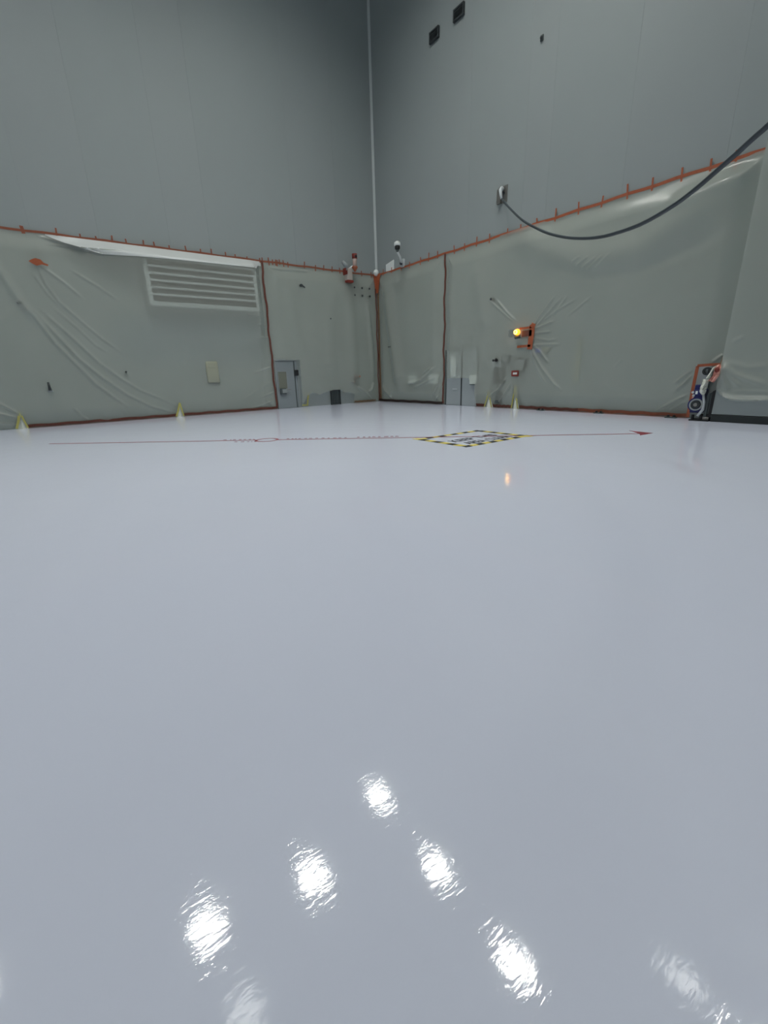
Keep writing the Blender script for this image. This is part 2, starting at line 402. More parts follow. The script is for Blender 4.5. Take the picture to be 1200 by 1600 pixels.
cB = [crease('L', [(540, 436), (548, 500), (551, 560), (553, 610)], .30, .10), crease('L', [(520, 440), (515, 520), (518, 590)], .35, .06),
      crease('L', [(583, 597), (580, 608), (574, 613)], .06, .06), crease('L', [(556, 603), (570, 614), (582, 624)], .06, .06),
      crease('L', [(420, 417), (440, 421), (485, 424)], .05, .04), crease('L', [(545, 596), (553, 598)], .05, .04), crease('L', [(572, 470), (580, 540), (583, 600)], .12, .08),
      crease('L', [(450, 430), (456, 500), (474, 560)], .3, .06)]
def pl(side, pts, d=.05): return [W[side](x, y, d) for x, y in pts]
LB = 'plastic sheet between the left seam and the room corner, cut around a grey door'
cutB = [pl('L', [(430, 562), (466, 562), (473, 640), (431, 642)]),
        pl('L', [(470, 646), (478, 619), (486, 613), (492, 615), (498, 617), (505, 613), (514, 611), (519, 609), (532, 609), (534, 614), (545, 613), (552, 616), (553, 640)])]
sheet('plastic_sheet', 'L', uAB+.005, D2-.06, HT, .015, cB, cutB, LB, seed=5)
cC = [crease('R', [(604, 436), (612, 500), (620, 560), (628, 620)], .35, .16), crease('R', [(636, 600), (660, 594), (684, 572)], .08, .05),
      crease('R', [(648, 606), (665, 598), (680, 590)], .06, .05), crease('R', [(688, 585), (684, 602), (676, 622)], .06, .05),
      crease('R', [(690, 600), (686, 618), (680, 626)], .05, .04), crease('R', [(596, 600), (604, 612), (612, 622)], .1, .06), crease('R', [(662, 585), (674, 575)], .05, .04)]
LC = 'narrow plastic sheet right of the room corner, up to the brown seam'
sheet('plastic_sheet', 'R', uCD+.005, D1-.06, HT, .015, cC, [], LC, seed=7)
cD = [crease('R', p, w_, h_) for p, w_, h_ in [
 ([(768, 470), (790, 490), (806, 504)], .04, .03), ([(776, 466), (795, 488), (810, 503)], .04, .03),
 ([(837, 508), (851, 488), (869, 463)], .035, .035), ([(840, 510), (858, 490), (880, 465)], .035, .035), ([(846, 505), (870, 487), (903, 467)], .035, .02),
 ([(865, 495), (889, 462)], .03, .02), ([(889, 494), (927, 463)], .03, .015),
 ([(838, 514), (867, 502)], .035, .04), ([(837, 521), (863, 518)], .035, .03), ([(836, 528), (860, 532), (872, 530)], .035, .02), ([(836, 539), (876, 538)], .035, .03),
 ([(832, 543), (848, 572), (869, 600), (879, 609)], .045, .055), ([(831, 546), (843, 578), (857, 602)], .04, .035), ([(835, 537), (847, 549), (860, 568)], .04, .04),
 ([(905, 417), (925, 402)], .03, .02), ([(912, 422), (937, 403)], .03, .02), ([(920, 425), (948, 400)], .03, .02), ([(930, 426), (960, 396)], .03, .015), ([(898, 412), (912, 402)], .03, .015),
 ([(1020, 644), (1045, 632), (1074, 617)], .04, .055), ([(1044, 643), (1074, 627)], .035, .04), ([(1055, 612), (1070, 600), (1084, 585)], .035, .045), ([(1055, 600), (1084, 577)], .035, .035),
 ([(1112, 567), (1131, 553)], .04, .05), ([(790, 620), (780, 634)], .05, .03), ([(768, 618), (782, 608), (794, 590)], .05, .04), ([(778, 630), (790, 618), (800, 600)], .05, .04), ([(960, 576), (975, 560)], .05, .012),
 ([(785, 352), (850, 392), (920, 408), (1000, 392), (1100, 325), (1190, 255)], .42, .14),
 ([(850, 412), (920, 432), (1000, 425), (1090, 385), (1160, 340)], .16, -.03),
 ([(1040, 330), (1120, 290), (1190, 262)], .18, .07),
 ([(700, 440), (710, 520), (705, 600)], .3, .06), ([(745, 408), (752, 460), (760, 520)], .3, .07)]]
LD_ = 'widest plastic sheet on the right wall, creased around the amber light'
cutD = [pl('R', [(698, 591), (736, 591), (738, 600), (745, 600), (744, 640), (697, 640)]),
        pl('R', [(1091, 571), (1140, 565), (1140, 665), (1076, 665)]),
        pl('R', [(799, 515), (817, 513), (817, 524), (799, 528)])]
tentsR = [((764, 612), 759, 770, 633), ((805.5, 604), 801, 811, 636)]
uDend = wr(1165, 400)[0]
sheet('plastic_sheet', 'R', uJ+.01, uCD-.005, HT, .015, cD, cutD+[tentcut('R', t) for t in tentsR], LD_, seed=11, step=.026, amp=.17)
def wj(x, y): return wr(x, y, DJ)
def creaseJ(pts, w_, h_): return [np.array([wj(x, y) for x, y in pts]), w_, h_]
cE = [creaseJ([(1131, 567), (1142, 590), (1160, 606)], .05, .06), creaseJ([(1131, 567), (1150, 585), (1200, 602)], .06, .06), creaseJ([(1130, 570), (1134, 595), (1138, 612)], .05, .07),
      creaseJ([(1125, 612), (1132, 619), (1148, 624), (1180, 625), (1210, 624)], .06, .12), creaseJ([(1144, 611), (1170, 611), (1210, 612)], .025, .025), creaseJ([(1145, 535), (1165, 525)], .04, .02),
      creaseJ([(1132, 565), (1170, 575), (1210, 570)], .07, .03), creaseJ([(1122, 608), (1127, 590), (1130, 572)], .05, .06)]
hem = [wj(x, y) for x, y in ((1121, 609), (1130, 618), (1146, 625), (1176, 626.5), (1215, 624), (1300, 620))]
cutE = [[(uJ+.5, -.5), (uJ+.5, hem[0][1])]+hem+[(hem[-1][0]-9, hem[-1][1]), (hem[-1][0]-9, -.5)]]
LE = 'plastic sheet hung over the sliding door leaf at the right edge'
sheet('plastic_sheet', 'R', max(uJ-6, Y0+.15), uJ-.005, HT+.1, .2, cE, cutE, LE, seed=13, amp=.03, base=DJ, step=.03)

# ------------------------------------------------------------------ orange tape
def line(side, p0, p1, n=2, d=.03):
    return [(p0[0]+(p1[0]-p0[0])*i/(n-1), p0[1]+(p1[1]-p0[1])*i/(n-1)) for i in range(n)]
def top_tape(side, ua, ub, xs, label):
    t = thing('wall_tape', P(side, (ua+ub)/2, HT, 0), label, 'tape')
    n = 40; pts = [(ua+(ub-ua)*i/(n-1), HT+.012*math.sin(i*1.7)) for i in range(n)]
    b = B(); strip(b, side, pts, .065 if side == 'L' else .075, .036, .006); obj('tape_strip', b, 'rust' if side == 'L' else 'orange', t)
    for x, y in xs:
        u, z = W[side](x, y); L_ = random.uniform(.26, .40); a = random.uniform(-.12, .12)
        if side == 'L': L_ *= .72
        b = B(); o_ = random.uniform(-.02, .06)
        strip(b, side, [(u-a*L_/2, HT+o_-L_/2), (u+a*L_/2, HT+o_+L_/2)], .045, .043, .005); obj('tape_tab', b, 'rust' if side == 'L' else 'orange', t)
    return t
lx = [33, 36, 88, 125, 150, 175, 197, 224, 241, 264, 290, 313, 330, 352, 367, 385, 405, 409, 419, 425, 430, 432, 436, 442, 449, 475, 492, 505, 518, 530, 564, 579]
top_tape('L', uA0, D2-.03, [(x, 353+.13*x) for x in lx], 'long orange tape line along the top of the left wall sheeting')
rxs = [600, 613, 628, 641, 658, 671, 685, 711, 727, 746, 766, 794, 815, 840, 869, 905, 942, 981, 1020, 1066, 1111, 1151]
top_tape('R', uJ+.05, D1-.03, [(x, 430-.32*(x-590)) for x in rxs], 'orange tape line rising to the right above the right wall sheeting')
def seam(side, u, material, label, wd=.07, z0=.05, double=0, wob=.02):
    t = thing('seam_tape', P(side, u, z0, .04), label, 'tape'); n = 30
    pts = [(u+wob*math.sin(i*.7)+wob*.6*math.sin(i*1.9), z0+(HT-z0)*i/(n-1)) for i in range(n)]
    b = B(); strip(b, side, pts, wd, .05, .006); obj('tape_strip', b, material, t)
    return t
seam('L', uAB, 'redtape', 'red-brown vertical seam tape left of the grey door', wd=.085)
seam('R', uCD, 'redtape', 'red-brown vertical seam tape left of the double door', wd=.085, wob=.03)
t = seam('L', D2-.12, 'redtape', 'orange and brown tape running down the room corner', wd=.06)
b = B(); strip(b, 'R', [(D1-.12, .05), (D1-.10, 2), (D1-.13, 4), (D1-.12, HT)], .11, .05, .006); obj('tape_strip', b, 'browntape', t)
b = B(); quadslab(b, [P('R', D1-.05, HT+.02, .12), P('R', D1-.42, HT+.05, .09), P('R', D1-.22, HT-.75, .09), P('R', D1-.08, HT-.8, .12)], (-1, -1, 0), .01); obj('tape_patch', b, 'orange', t)
b = B(); quadslab(b, [P('L', D2-.05, HT+.02, .12), P('L', D2-.28, HT+.03, .09), P('L', D2-.18, HT-.6, .09), P('L', D2-.08, HT-.6, .12)], (-1, -1, 0), .01); obj('tape_patch', b, 'orange', t)
b = B(); ball(b, (D2-.14, D1-.14, HT+.1), .13, (1, 1, 1.1)); tag(obj('foam_plug', b, 'white', smooth=True), 'small white plug at the top of the corner tape', 'plug')

def base_tape(side, x0, x1, y0, y1, material, label, wd=.09, wob=.01):
    f = W[side]; ua = f(x0, y0)[0]; ub = f(x1, y1)[0]; n = 26
    t = thing('base_tape', P(side, (ua+ub)/2, 0, .05), label, 'tape')
    b = B(); strip(b, side, [(ua+(ub-ua)*i/(n-1), .07+wob*math.sin(i*1.3)) for i in range(n)], wd, [.075]*n, .006); obj('tape_strip', b, material, t)
    b = B(); pa = P(side, ua, 0, .03); pb = P(side, ub, 0, .03); off = P(side, ua, 0, .16)-pa
    quadslab(b, [pa, pb, pb+off, pa+off], (0, 0, 1), .004); obj('tape_lip', b, material, t)
    return t
base_tape('L', 45, 277, 670, 650, 'redtape', 'red-brown base tape along the floor between two white gussets')
base_tape('L', 287, 433, 650, 637, 'redtape', 'red-brown base tape ending at the grey door')
base_tape('L', 553, 586, 630, 628, 'browntape', 'short brown base tape left of the room corner', wd=.06)
base_tape('R', 592, 693, 629, 633, 'darktape', 'nearly black base tape between the corner and the double door', wd=.10)
base_tape('R', 746, 759, 634, 635, 'redtape', 'short red-brown base tape right of the double door')
base_tape('R', 771, 801, 635, 637, 'redtape', 'base tape between the two white gussets on the right wall')
base_tape('R', 812, 905, 637, 642, 'redtape', 'base tape just right of the second right-hand gusset')
base_tape('R', 905, 1075, 642, 652, 'rust', 'orange base tape ending at the blue motor')

# white gussets with yellow tape
def gusset(side, t_, label, yl=True):
    (ax, ay), x0, x1, yb = t_; f = W[side]; a = f(ax, ay, .12); u0 = f(x0, yb, .12)[0]; u1 = f(x1, yb, .12)[0]
    if u0 > u1: u0, u1 = u1, u0
    g = thing('floor_gusset', P(side, (u0+u1)/2, 0, .12), label, 'gusset')
    b = B(); n = P(side, 0, 0, 1)-P(side, 0, 0, 0)
    # a folded three-sided pocket
    A = P(side, a[0], a[1]*.9, .06); p = P(side, u0, 0, .10); q = P(side, u1, 0, .10); c = P(side, (u0*.5+u1*.5), 0, .24)
    for tri in ((A, p, c), (A, c, q), (A, q, p), (p, q, c)):
        vs = [b.verts.new(x) for x in tri]; b.faces.new(vs)
    bmesh.ops.remove_doubles(b, verts=b.verts[:], dist=1e-4); bmesh.ops.recalc_face_normals(b, faces=b.faces[:])
    obj('flap', b, 'flap', g)
    legs = ((u0, .0), (u1, .0)) if side == 'R' else ((u0, -.02), (u1, .0))
    for uu, dx in legs:
        b = B(); strip(b, side, [(uu+dx, .02), ((uu+dx+a[0])/2, a[1]*.5), (a[0], a[1]*1.08)], .05 if (side == 'R' or uu == u1) else .065, [.20, .17, .13], .006); obj('yellow_tape', b, 'yellow', g)
    return g
gusset('L', tentsL[0], 'white floor gusset edged in yellow tape at the far left')
gusset('L', tentsL[1], 'white floor gusset with yellow tape below the grille')
gusset('R', tentsR[0], 'white floor gusset right of the double door, the left one of a pair')
gusset('R', tentsR[1], 'white floor gusset below the small red-framed sign')

# ------------------------------------------------------------------ grille behind the sheet
g = thing('wall_grille', P('L', (lu0+lu1)/2, lz0, 0), 'wide dark louvred grille behind the left plastic sheet', 'grille')
b = B(); wbox(b, 'L', lu0, lu1, lz0, lz1, .02, LD-.16); obj('backing', b, 'louvre_dark', g)
for a in ((lu0-.14, lu0, lz0-.14, lz1+.08), (lu1, lu1+.14, lz0-.14, lz1+.08), (lu0, lu1, lz1, lz1+.08), (lu0, lu1, lz0-.14, lz0)):
    b = B(); wbox(b, 'L', *a, .02, LD-.03); obj('frame', b, 'louvre_pale', g)
hh = (lz1-lz0)/6
for k in range(1, 6):
    z = lz0+k*hh; b = B(); box(b, P('L', lu0, z-.035, LD-.12), P('L', lu1, z+.035, LD-.01), .01); obj('slat', b, 'louvre_pale', g)
for k in range(6):
    z = lz0+k*hh+.05; b = B()
    quadslab(b, [P('L', lu0, z, LD-.02), P('L', lu1, z, LD-.02), P('L', lu1, z+hh-.1, LD-.14), P('L', lu0, z+hh-.1, LD-.14)], (0, -1, -.5), .012)
    obj('blade', b, 'louvre_dark', g)

# ------------------------------------------------------------------ grey door in the left wall
def door_left():
    u0, u1, z0, z1 = ext('L', 430, 565, 468, 637, .0); u0 = wl(431, 600)[0]; u1 = wl(466, 600)[0]; z1 = 2.1
    d = thing('door_1', P('L', (u0+u1)/2, 0, 0), None, None, kind='structure')
    b = B(); wbox(b, 'L', u0+.05, u1-.18, .01, z1-.07, 0, .045, .006); leaf = obj('door_leaf', b, 'door', d)
    for a in ((u0, u0+.05, 0, z1), (u1-.05, u1, 0, z1), (u0+.05, u1-.05, z1-.06, z1)):
        b = B(); wbox(b, 'L', *a, 0, .07, .004); obj('door_frame', b, 'mid', d)
    b = B(); wbox(b, 'L', u1-.18, u1-.13, .01, z1-.07, 0, .02); obj('edge_gap', b, 'darkgrey', d)
    b = B(); wbox(b, 'L', u1-.13, u1-.05, .01, z1-.07, 0, .04); obj('side_panel', b, 'door', d)
    a = ext('L', 435, 581, 448, 607, .05); b = B(); wbox(b, 'L', *a, .045, .056, .004); w_ = obj('door_window', b, 'doorglass', d)
    b = B()
    for r in ((a[0]-.03, a[0], a[2]-.03, a[3]+.03), (a[1], a[1]+.03, a[2]-.03, a[3]+.03), (a[0], a[1], a[3], a[3]+.03), (a[0], a[1], a[2]-.03, a[2])): wbox(b, 'L', *r, .045, .065)
    obj('window_bead', b, 'mid', w_)
    a = ext('L', 438, 607, 447, 616, .08); b = B(); wbox(b, 'L', *a, .045, .13, .01); obj('lock_box', b, 'darkgrey', d)
    a = ext('L', 441, 608, 448, 614, .1); b = B(); wbox(b, 'L', *a, .13, .15, .006); obj('lock_plate', b, 'mid', d)
    b = B(); tube(b, [P('L', a[1], a[3]-.03, .13), P('L', a[1]+.2, a[3]-.03, .13)], .015, 8); obj('door_handle', b, 'steel', d)
    a = ext('L', 460.5, 578, 466, 587, .1); b = B(); wbox(b, 'L', *a, .06, .16, .03); obj('door_closer', b, 'black', d, smooth=True)
door_left()
a = ext('L', 518.5, 609, 532, 633, .1)
h_ = thing('wall_hatch', P('L', (a[0]+a[1])/2, 0, 0), 'small dark ribbed hatch at floor level left of the corner', 'hatch')
b = B(); wbox(b, 'L', a[0], a[1], .01, a[3], 0, .05); obj('back_panel', b, 'dark', h_)
for k in range(5):
    u = a[0]+(a[1]-a[0])*(k+.5)/5; b = B(); wbox(b, 'L', u-.012, u+.012, .02, a[3]-.02, .05, .08, .004); obj('rib', b, 'darkgrey', h_)
for r in ((a[0]-.02, a[0]+.01, .0, a[3]+.02), (a[1]-.01, a[1]+.02, .0, a[3]+.02), (a[0]+.01, a[1]-.01, a[3]-.01, a[3]+.02)):
    b = B(); wbox(b, 'L', *r, .0, .1); obj('hatch_frame', b, 'dark', h_)
# yellow tape corner beside the door
t = thing('corner_tape', P('L', wl(480, 634)[0], 0, .06), 'yellow tape corner on the sheeting right of the grey door', 'tape')
b = B(); strip(b, 'L', [wl(x, y, .08) for x, y in ((482, 613), (481, 622), (480, 634))], .07, .10, .006); obj('tape_strip', b, 'yellow', t)
b = B(); strip(b, 'L', [wl(x, y, .08) for x, y in ((472, 633), (480, 633))], .06, .10, .006); obj('tape_strip', b, 'yellow', t)
t = thing('corner_tape', P('L', wl(555, 597)[0], wl(555, 597)[1], .1), 'small orange tape angle around a grey socket near the corner', 'tape')
b = B(); strip(b, 'L', [wl(x, y, .2) for x, y in ((553, 588), (563, 588))], .06, .21, .006); obj('tape_strip', b, 'orange', t)
b = B(); strip(b, 'L', [wl(x, y, .2) for x, y in ((553.5, 588), (553.5, 600))], .06, .21, .006); obj('tape_strip', b, 'redtape', t)

# ------------------------------------------------------------------ double door in the right wall
def door_right():
    uL = wr(698, 610)[0]; uM = wr(722, 610)[0]; uR = wr(745, 610)[0]; z1 = 2.25
    d = thing('door_2', P('R', uM, 0, 0), None, None, kind='structure')
    for a, c in ((uM+.03, uL-.03), (uR+.03, uM-.03)):
        b = B(); wbox(b, 'R', a, c, .01, z1-.05, 0, .05, .006); leaf = obj('door_leaf', b, 'door2', d)
    b = B(); wbox(b, 'R', uM-.03, uM+.03, .0, z1-.05, 0, .06); obj('meeting_strip', b, 'dark', d)
    for a in ((uR-.05, uR+.03, 0, z1), (uL-.03, uL+.05, 0, z1), (uR+.03, uL-.03, z1-.05, z1)):
        b = B(); wbox(b, 'R', *a, 0, .07, .004); obj('door_frame', b, 'darkgrey' if a[0] > uM else 'mid', d)
    a = ext('R', 704, 557, 712, 588, .06); b = B(); wbox(b, 'R', *a, .05, .06); obj('door_window', b, 'white', d)
    c = wr(710, 608, .06); b = B(); wbox(b, 'R', c[0]-.16, c[0]+.1, c[1]-.02, c[1]+.02, .05, .08, .008); obj('door_handle', b, 'pale', d)
door_right()
a = ext('R', 734, 586, 744, 600, .14)
e = thing('exit_box', P('R', (a[0]+a[1])/2, a[2], 0), 'white box on the wall at the right leaf of the double door', 'box')
b = B(); wbox(b, 'R', *a, .07, .16, .01); obj('housing', b, 'white', e)
b = B(); wbox(b, 'R', a[0], a[1], a[2]-.04, a[2], .07, .15); obj('lower_edge', b, 'darkgrey', e)

# ------------------------------------------------------------------ things half seen behind the film
def backed(side, rect, name, label, cat, body, face=None, d=.10, faceinset=.2, group=None, extra=None):
    a = ext(side, *rect, d)
    t = thing(name, P(side, (a[0]+a[1])/2, a[2], 0), label, cat, group)
    b = B(); wbox(b, side, *a, 0, d, .012); obj('housing', b, body, t)
    if face:
        i = (a[1]-a[0])*faceinset; j = (a[3]-a[2])*faceinset
        b = B(); wbox(b, side, a[0]+i, a[1]-i, a[2]+j, a[3]-j, d, d+.012, .004); obj('cover_plate', b, face, t)
    return t, a
backed('R', (638, 587, 648, 599), 'junction_box', 'pale box behind the narrow sheet, the one nearer the corner', 'box', 'white', 'pale', .08)
backed('R', (670, 585, 683, 599), 'junction_box', 'pale box behind the narrow sheet, close to the brown seam', 'box', 'white', 'pale', .08)
t, a = backed('R', (770, 577, 785, 600), 'electrical_cabinet', 'dark grey cabinet behind film, lowest of the cluster left of the red-framed sign', 'cabinet', 'darkgrey', 'dark', .14, .12)
t, a = backed('R', (801, 560, 820, 581), 'electrical_cabinet', 'grey cabinet behind film directly above the red-framed sign', 'cabinet', 'darkgrey', 'mid', .12, .12)
backed('R', (783, 555, 796, 566), 'control_panel', 'small grey panel behind film beside two black knobs', 'panel', 'darkgrey', 'mid', .10, .15)
backed('R', (768, 560, 782, 574), 'switch_panel', 'pale switch panel behind film just left of the small grey panel', 'panel', 'pale', 'mid', .09, .25)
for x, y, s, lb in ((771.5, 563, .035, 'small round black knob poking from the sheet'), (776, 562.5, .05, 'larger black knob poking from the sheet')):
    u, z = wr(x, y, .22); b = B(); tube(b, [P('R', u, z, .12), P('R', u, z, .26)], s, 12); ball(b, P('R', u, z, .26), s*1.05, (1, 1, 1.3), 12)
    tag(obj('knob', b, 'black', smooth=True), lb, 'knob')
backed('R', (773, 612, 781, 630), 'floor_box', 'dark upright box behind the left-hand gusset of the right wall', 'box', 'darkgrey', 'dark', .12)
backed('L', (496, 563, 512, 571), 'wall_plate', 'faint grey plate behind film above the floor hatch', 'plate', 'mid', None, .05)
backed('L', (361, 606, 371, 612), 'wall_plate', 'faint small grey plate behind film right of the pale extinguisher', 'plate', 'mid', None, .05)
backed('L', (556, 590, 562, 601), 'wall_socket', 'grey socket behind film inside the orange tape angle', 'socket', 'darkgrey', 'mid', .06)
# pale yellow case, blurred by the film
a = ext('L', 323, 564, 342, 598, .1)
e = thing('equipment_case', P('L', (a[0]+a[1])/2, a[2], 0), 'pale yellow upright case hanging behind the sheet below the grille', 'case')
b = B(); wbox(b, 'L', *a, .01, .11, .04); obj('case_body', b, 'paleyellow', e, smooth=True)
b = B(); wbox(b, 'L', a[0]+.08, a[1]-.08, a[3]-.26, a[3]-.08, .11, .125, .004); obj('cover_plate', b, 'paleyellow', e)
# yellow conduit strip
a = ext('R', 899, 530, 906, 598, .05)
b = B(); wbox(b, 'R', a[0], a[1], a[2], a[3], .0, .05, .01); tag(obj('conduit', b, 'paleyellow'), 'faint upright yellow strip behind the widest sheet', 'conduit')
v, a = backed('R', (836, 545, 846, 551), 'pipe_valve', 'blurred blue valve with a yellow stub right of the amber light', 'valve', 'bluebit', None, .13)
a2 = ext('R', 847, 543, 857, 549, .08)
b = B(); tube(b, [P('R', a[0]+.02, (a[2]+a[3])/2, .08), P('R', a2[0], (a2[2]+a2[3])/2, .08)], .07, 12); obj('pipe_stub', b, 'paleyellow', v, smooth=True)
# latch, dots and tape scraps on the film
u, z = wl(78.5, 610, .2)
t = thing('wall_latch', P('L', u, z, .2), 'small dark upright handle poking from the sheet at far left', 'handle')
b = B(); tube(b, [P('L', u, z, .24), P('L', u, z+.12, .25), P('L', u, z+.26, .24)], [.045, .035, .03], 10); obj('grip', b, 'dark', t, smooth=True)
b = B(); wbox(b, 'L', u-.07, u+.08, z-.05, z, .18, .25, .01); obj('base_plate', b, 'mid', t)
def patch(side, x, y, wpx, hpx, material, name, label, cat, group=None, d=.2, tail=False):
    u, z = W[side](x, y, d); sc = (P(side, u, z, d)-Vector((0, 0, H))).length/F
    b = B(); n = 8; w2, h2 = wpx*sc/2, hpx*sc/2; pts = []
    for k in range(n):
        a = 2*math.pi*k/n; r = random.uniform(.8, 1.1); pts.append(P(side, u+w2*r*math.cos(a), z+h2*r*math.sin(a), d))
    quadslab(b, pts, P(side, 0, 0, 1)-P(side, 0, 0, 0), .015)
    if tail: quadslab(b, [P(side, u+w2*.6, z+.02, d+.004), P(side, u+w2*1.8, z-.05, d+.004), P(side, u+w2*1.7, z-.09, d+.004), P(side, u+w2*.5, z-.05, d+.004)], P(side, 0, 0, 1)-P(side, 0, 0, 0), .012)
    return tag(obj(name, b, material), label, cat, group)
patch('L', 56, 409, 12, 7, 'orange', 'tape_patch', 'orange tape scrap holding the sheet at the upper left', 'tape', d=.22, tail=True)
patch('L', 471, 446, 6, 4, 'dark', 'tape_patch', 'small dark scrap high on the sheet above the grey door', 'tape', d=.2, tail=True)
patch('L', 31.5, 473, 6, 4, 'dark', 'tape_patch', 'small dark scrap at the head of the long left creases', 'tape', d=.22)
def bolt(side, x, y, px, label, group=None, d=.2):
    u, z = W[side](x, y, d); r = px*(P(side, u, z, d)-Vector((0, 0, H))).length/F/2
    b = B(); tube(b, [P(side, u, z, .02), P(side, u, z, d), P(side, u, z, d+.02)], [r, r, r*.7], 8)
    return tag(obj('wall_bolt', b, 'dark'), label, 'bolt', group)
gb = 'six dark bolts near the corner top'
for i, x in enumerate((554, 566, 577.5)):
    for j in range(2):
        bolt('L', x+(j*.7), (449, 461)[j]+i*1.0, 2.6, '%s-row %s bolt of the six dark bolts left of the corner' % (('upper', 'lower')[j], ('left', 'middle', 'right')[i]), gb)
bolt('L', 516.5, 498, 3.2, 'single dark bolt midway up the sheet above the floor hatch')
bolt('L', 197.5, 581, 2.2, 'tiny dark bolt between the long creases and the extinguisher')
bolt('R', 767, 467.5, 4, 'single dark bolt where creases start up left of the amber light')
bolt('R', 607, 542, 2.2, 'tiny dark bolt low on the narrow sheet by the corner')
# small red-framed sign
a = ext('R', 799, 579, 810, 588, .24)
t = thing('wall_sign', P('R', (a[0]+a[1])/2, a[2], .2), 'small white sign with maroon frame right of the dark cabinets', 'sign')
b = B(); wbox(b, 'R', a[0]+.05, a[1]-.05, a[2]+.05, a[3]-.05, .22, .235); obj('sign_face', b, 'white', t)
for r in ((a[0], a[0]+.06, a[2], a[3]), (a[1]-.06, a[1], a[2], a[3]), (a[0]+.06, a[1]-.06, a[2], a[2]+.06), (a[0]+.06, a[1]-.06, a[3]-.06, a[3])):
    b = B(); wbox(b, 'R', *r, .22, .245, .003); obj('border', b, 'maroon', t)

# ------------------------------------------------------------------ amber light and its taped opening
u, z = wr(808, 519, .34)
t = thing('beacon_light', P('R', u, z, .1), 'glowing round amber warning light through a hole in the sheet', 'light')
b = B(); ball(b, P('R', u, z, .34), .108, seg=20); lens_ = obj('lens', b, 'amber', t, smooth=True)
b = B(); ring(b, P('R', u, z, .42), (-1, 0, 0), .07, .035, .02); obj('filament_ring', b, 'bulb', lens_)
b = B(); tube(b, [P('R', u-.0, z-.19, .30), P('R', u, z-.12, .33)], [.1, .11], 14); obj('base', b, 'darkgrey', t)
b = B(); tube(b, [P('R', u, z-.18, .30), P('R', u, z-.18, .0)], .03, 8); obj('bracket', b, 'darkgrey', t)
t = thing('opening_tape', P('R', wr(829, 545)[0], wr(829, 545)[1], .2), 'orange tape bracket shape right of the amber light', 'tape')
for pts, wd, mt in (([(832, 507), (831, 520), (829, 533), (827.5, 546)], .20, 'orange'), ([(812, 513.5), (822, 512.5), (831, 511)], .07, 'orange'), ([(815.5, 522), (822, 521), (831, 520)], .20, 'redtape'), ([(808, 542), (818, 541), (829, 540)], .08, 'orange')):
    b = B(); strip(b, 'R', [wr(x, y, .25) for x, y in pts], wd, .25, .01); obj('tape_strip', b, mt, t)
b = B(); strip(b, 'R', [wr(830.5, 507, .25), wr(836, 510, .25)], .14, .262, .008); obj('tape_strip', b, 'orange', t)

# ------------------------------------------------------------------ two cameras near the corner
def mount(side, x, y, d): u, z = W[side](x, y, d); return P(side, u, z, d)
c = thing('security_camera', mount('R', 629, 414, 0), 'white and black dome camera on an arm above the right wall tape', 'camera')
pb = mount('R', 629, 411, .06); pt = mount('R', 621, 393, .75)
b = B(); box(b, pb+Vector((.06, -.10, -.16)), pb+Vector((-.05, .10, .16)), .01); obj('wall_plate', b, 'pale', c)
b = B(); ball(b, pb+Vector((-.09, 0, -.02)), .07); obj('joint', b, 'dark', c, smooth=True)
b = B(); tube(b, [pb+Vector((-.05, 0, 0)), pb+(pt-pb)*.5+Vector((0, 0, .02)), pt], [.06, .05, .045], 12); obj('arm', b, 'white', c, smooth=True)
b = B(); tube(b, [pt+Vector((0, 0, -.02)), pt+Vector((0, 0, .06))], [.04, .07], 12); obj('neck', b, 'darkgrey', c, smooth=True)
b = B(); tube(b, [pt+Vector((0, 0, .06)), pt+Vector((0, 0, .1)), pt+Vector((0, 0, .22))], [.06, .11, .11], 18); obj('lens_dome', b, 'black', c, smooth=True)
b = B(); tube(b, [pt+Vector((0, 0, .21)), pt+Vector((0, 0, .25)), pt+Vector((0, 0, .34)), pt+Vector((0, 0, .38))], [.13, .14, .13, .07], 18); obj('cap', b, 'white', c, smooth=True)
a = ext('R', 603, 408, 615, 428, .03); a = (a[0], a[1], HT-.02, wr(609, 410)[1])
b = B(); quadslab(b, [P('R', a[0], a[2], 0), P('R', a[1], a[2], 0), P('R', a[1], a[3]-.05, 0), P('R', a[0], a[3]+.05, 0)], (-1, 0, 0), .03)
tag(obj('wall_panel', b, 'white'), 'pale square plate just above the tape right of the corner', 'plate')
# taped-up one on the left wall
c = thing('security_camera', mount('L', 545, 428, 0), 'camera wrapped in plastic and orange tape above the left wall tape', 'camera')
k = mount('L', 545, 429, .25)
b = B(); box(b, k+Vector((-.16, -.12, -.30)), k+Vector((.14, .22, .24)), .05); obj('mounting_box', b, 'film_wrap', c, smooth=False)
b = B(); box(b, k+Vector((-.10, -.06, -.24)), k+Vector((.08, .22, .18)), .02); obj('inner_box', b, 'pale', c)
b = B(); box(b, k+Vector((-.17, -.135, -.34)), k+Vector((.17, .2, -.24)), .02); obj('tape_band', b, 'maroon', c)
b = B(); box(b, k+Vector((-.19, -.13, -.02)), k+Vector((-.14, .2, .26)), .01); obj('tape_band', b, 'maroon', c)
p2 = mount('L', 554.5, 420, .45)
b = B(); tube(b, [k+Vector((.0, 0, .2)), k+Vector((.14, -.1, .32)), p2+Vector((-.02, 0, .1))], .045, 10); obj('arm', b, 'white', c, smooth=True)
b = B(); tube(b, [p2+Vector((0, 0, -.12)), p2+Vector((0, 0, .06)), p2+Vector((0, 0, .1))], [.03, .14, .12], 14); obj('tape_cone', b, 'orange', c)
b = B(); tube(b, [p2+Vector((0, 0, .08)), p2+Vector((.01, 0, .50))], [.10, .11], 16); obj('housing', b, 'film_wrap', c, smooth=True)
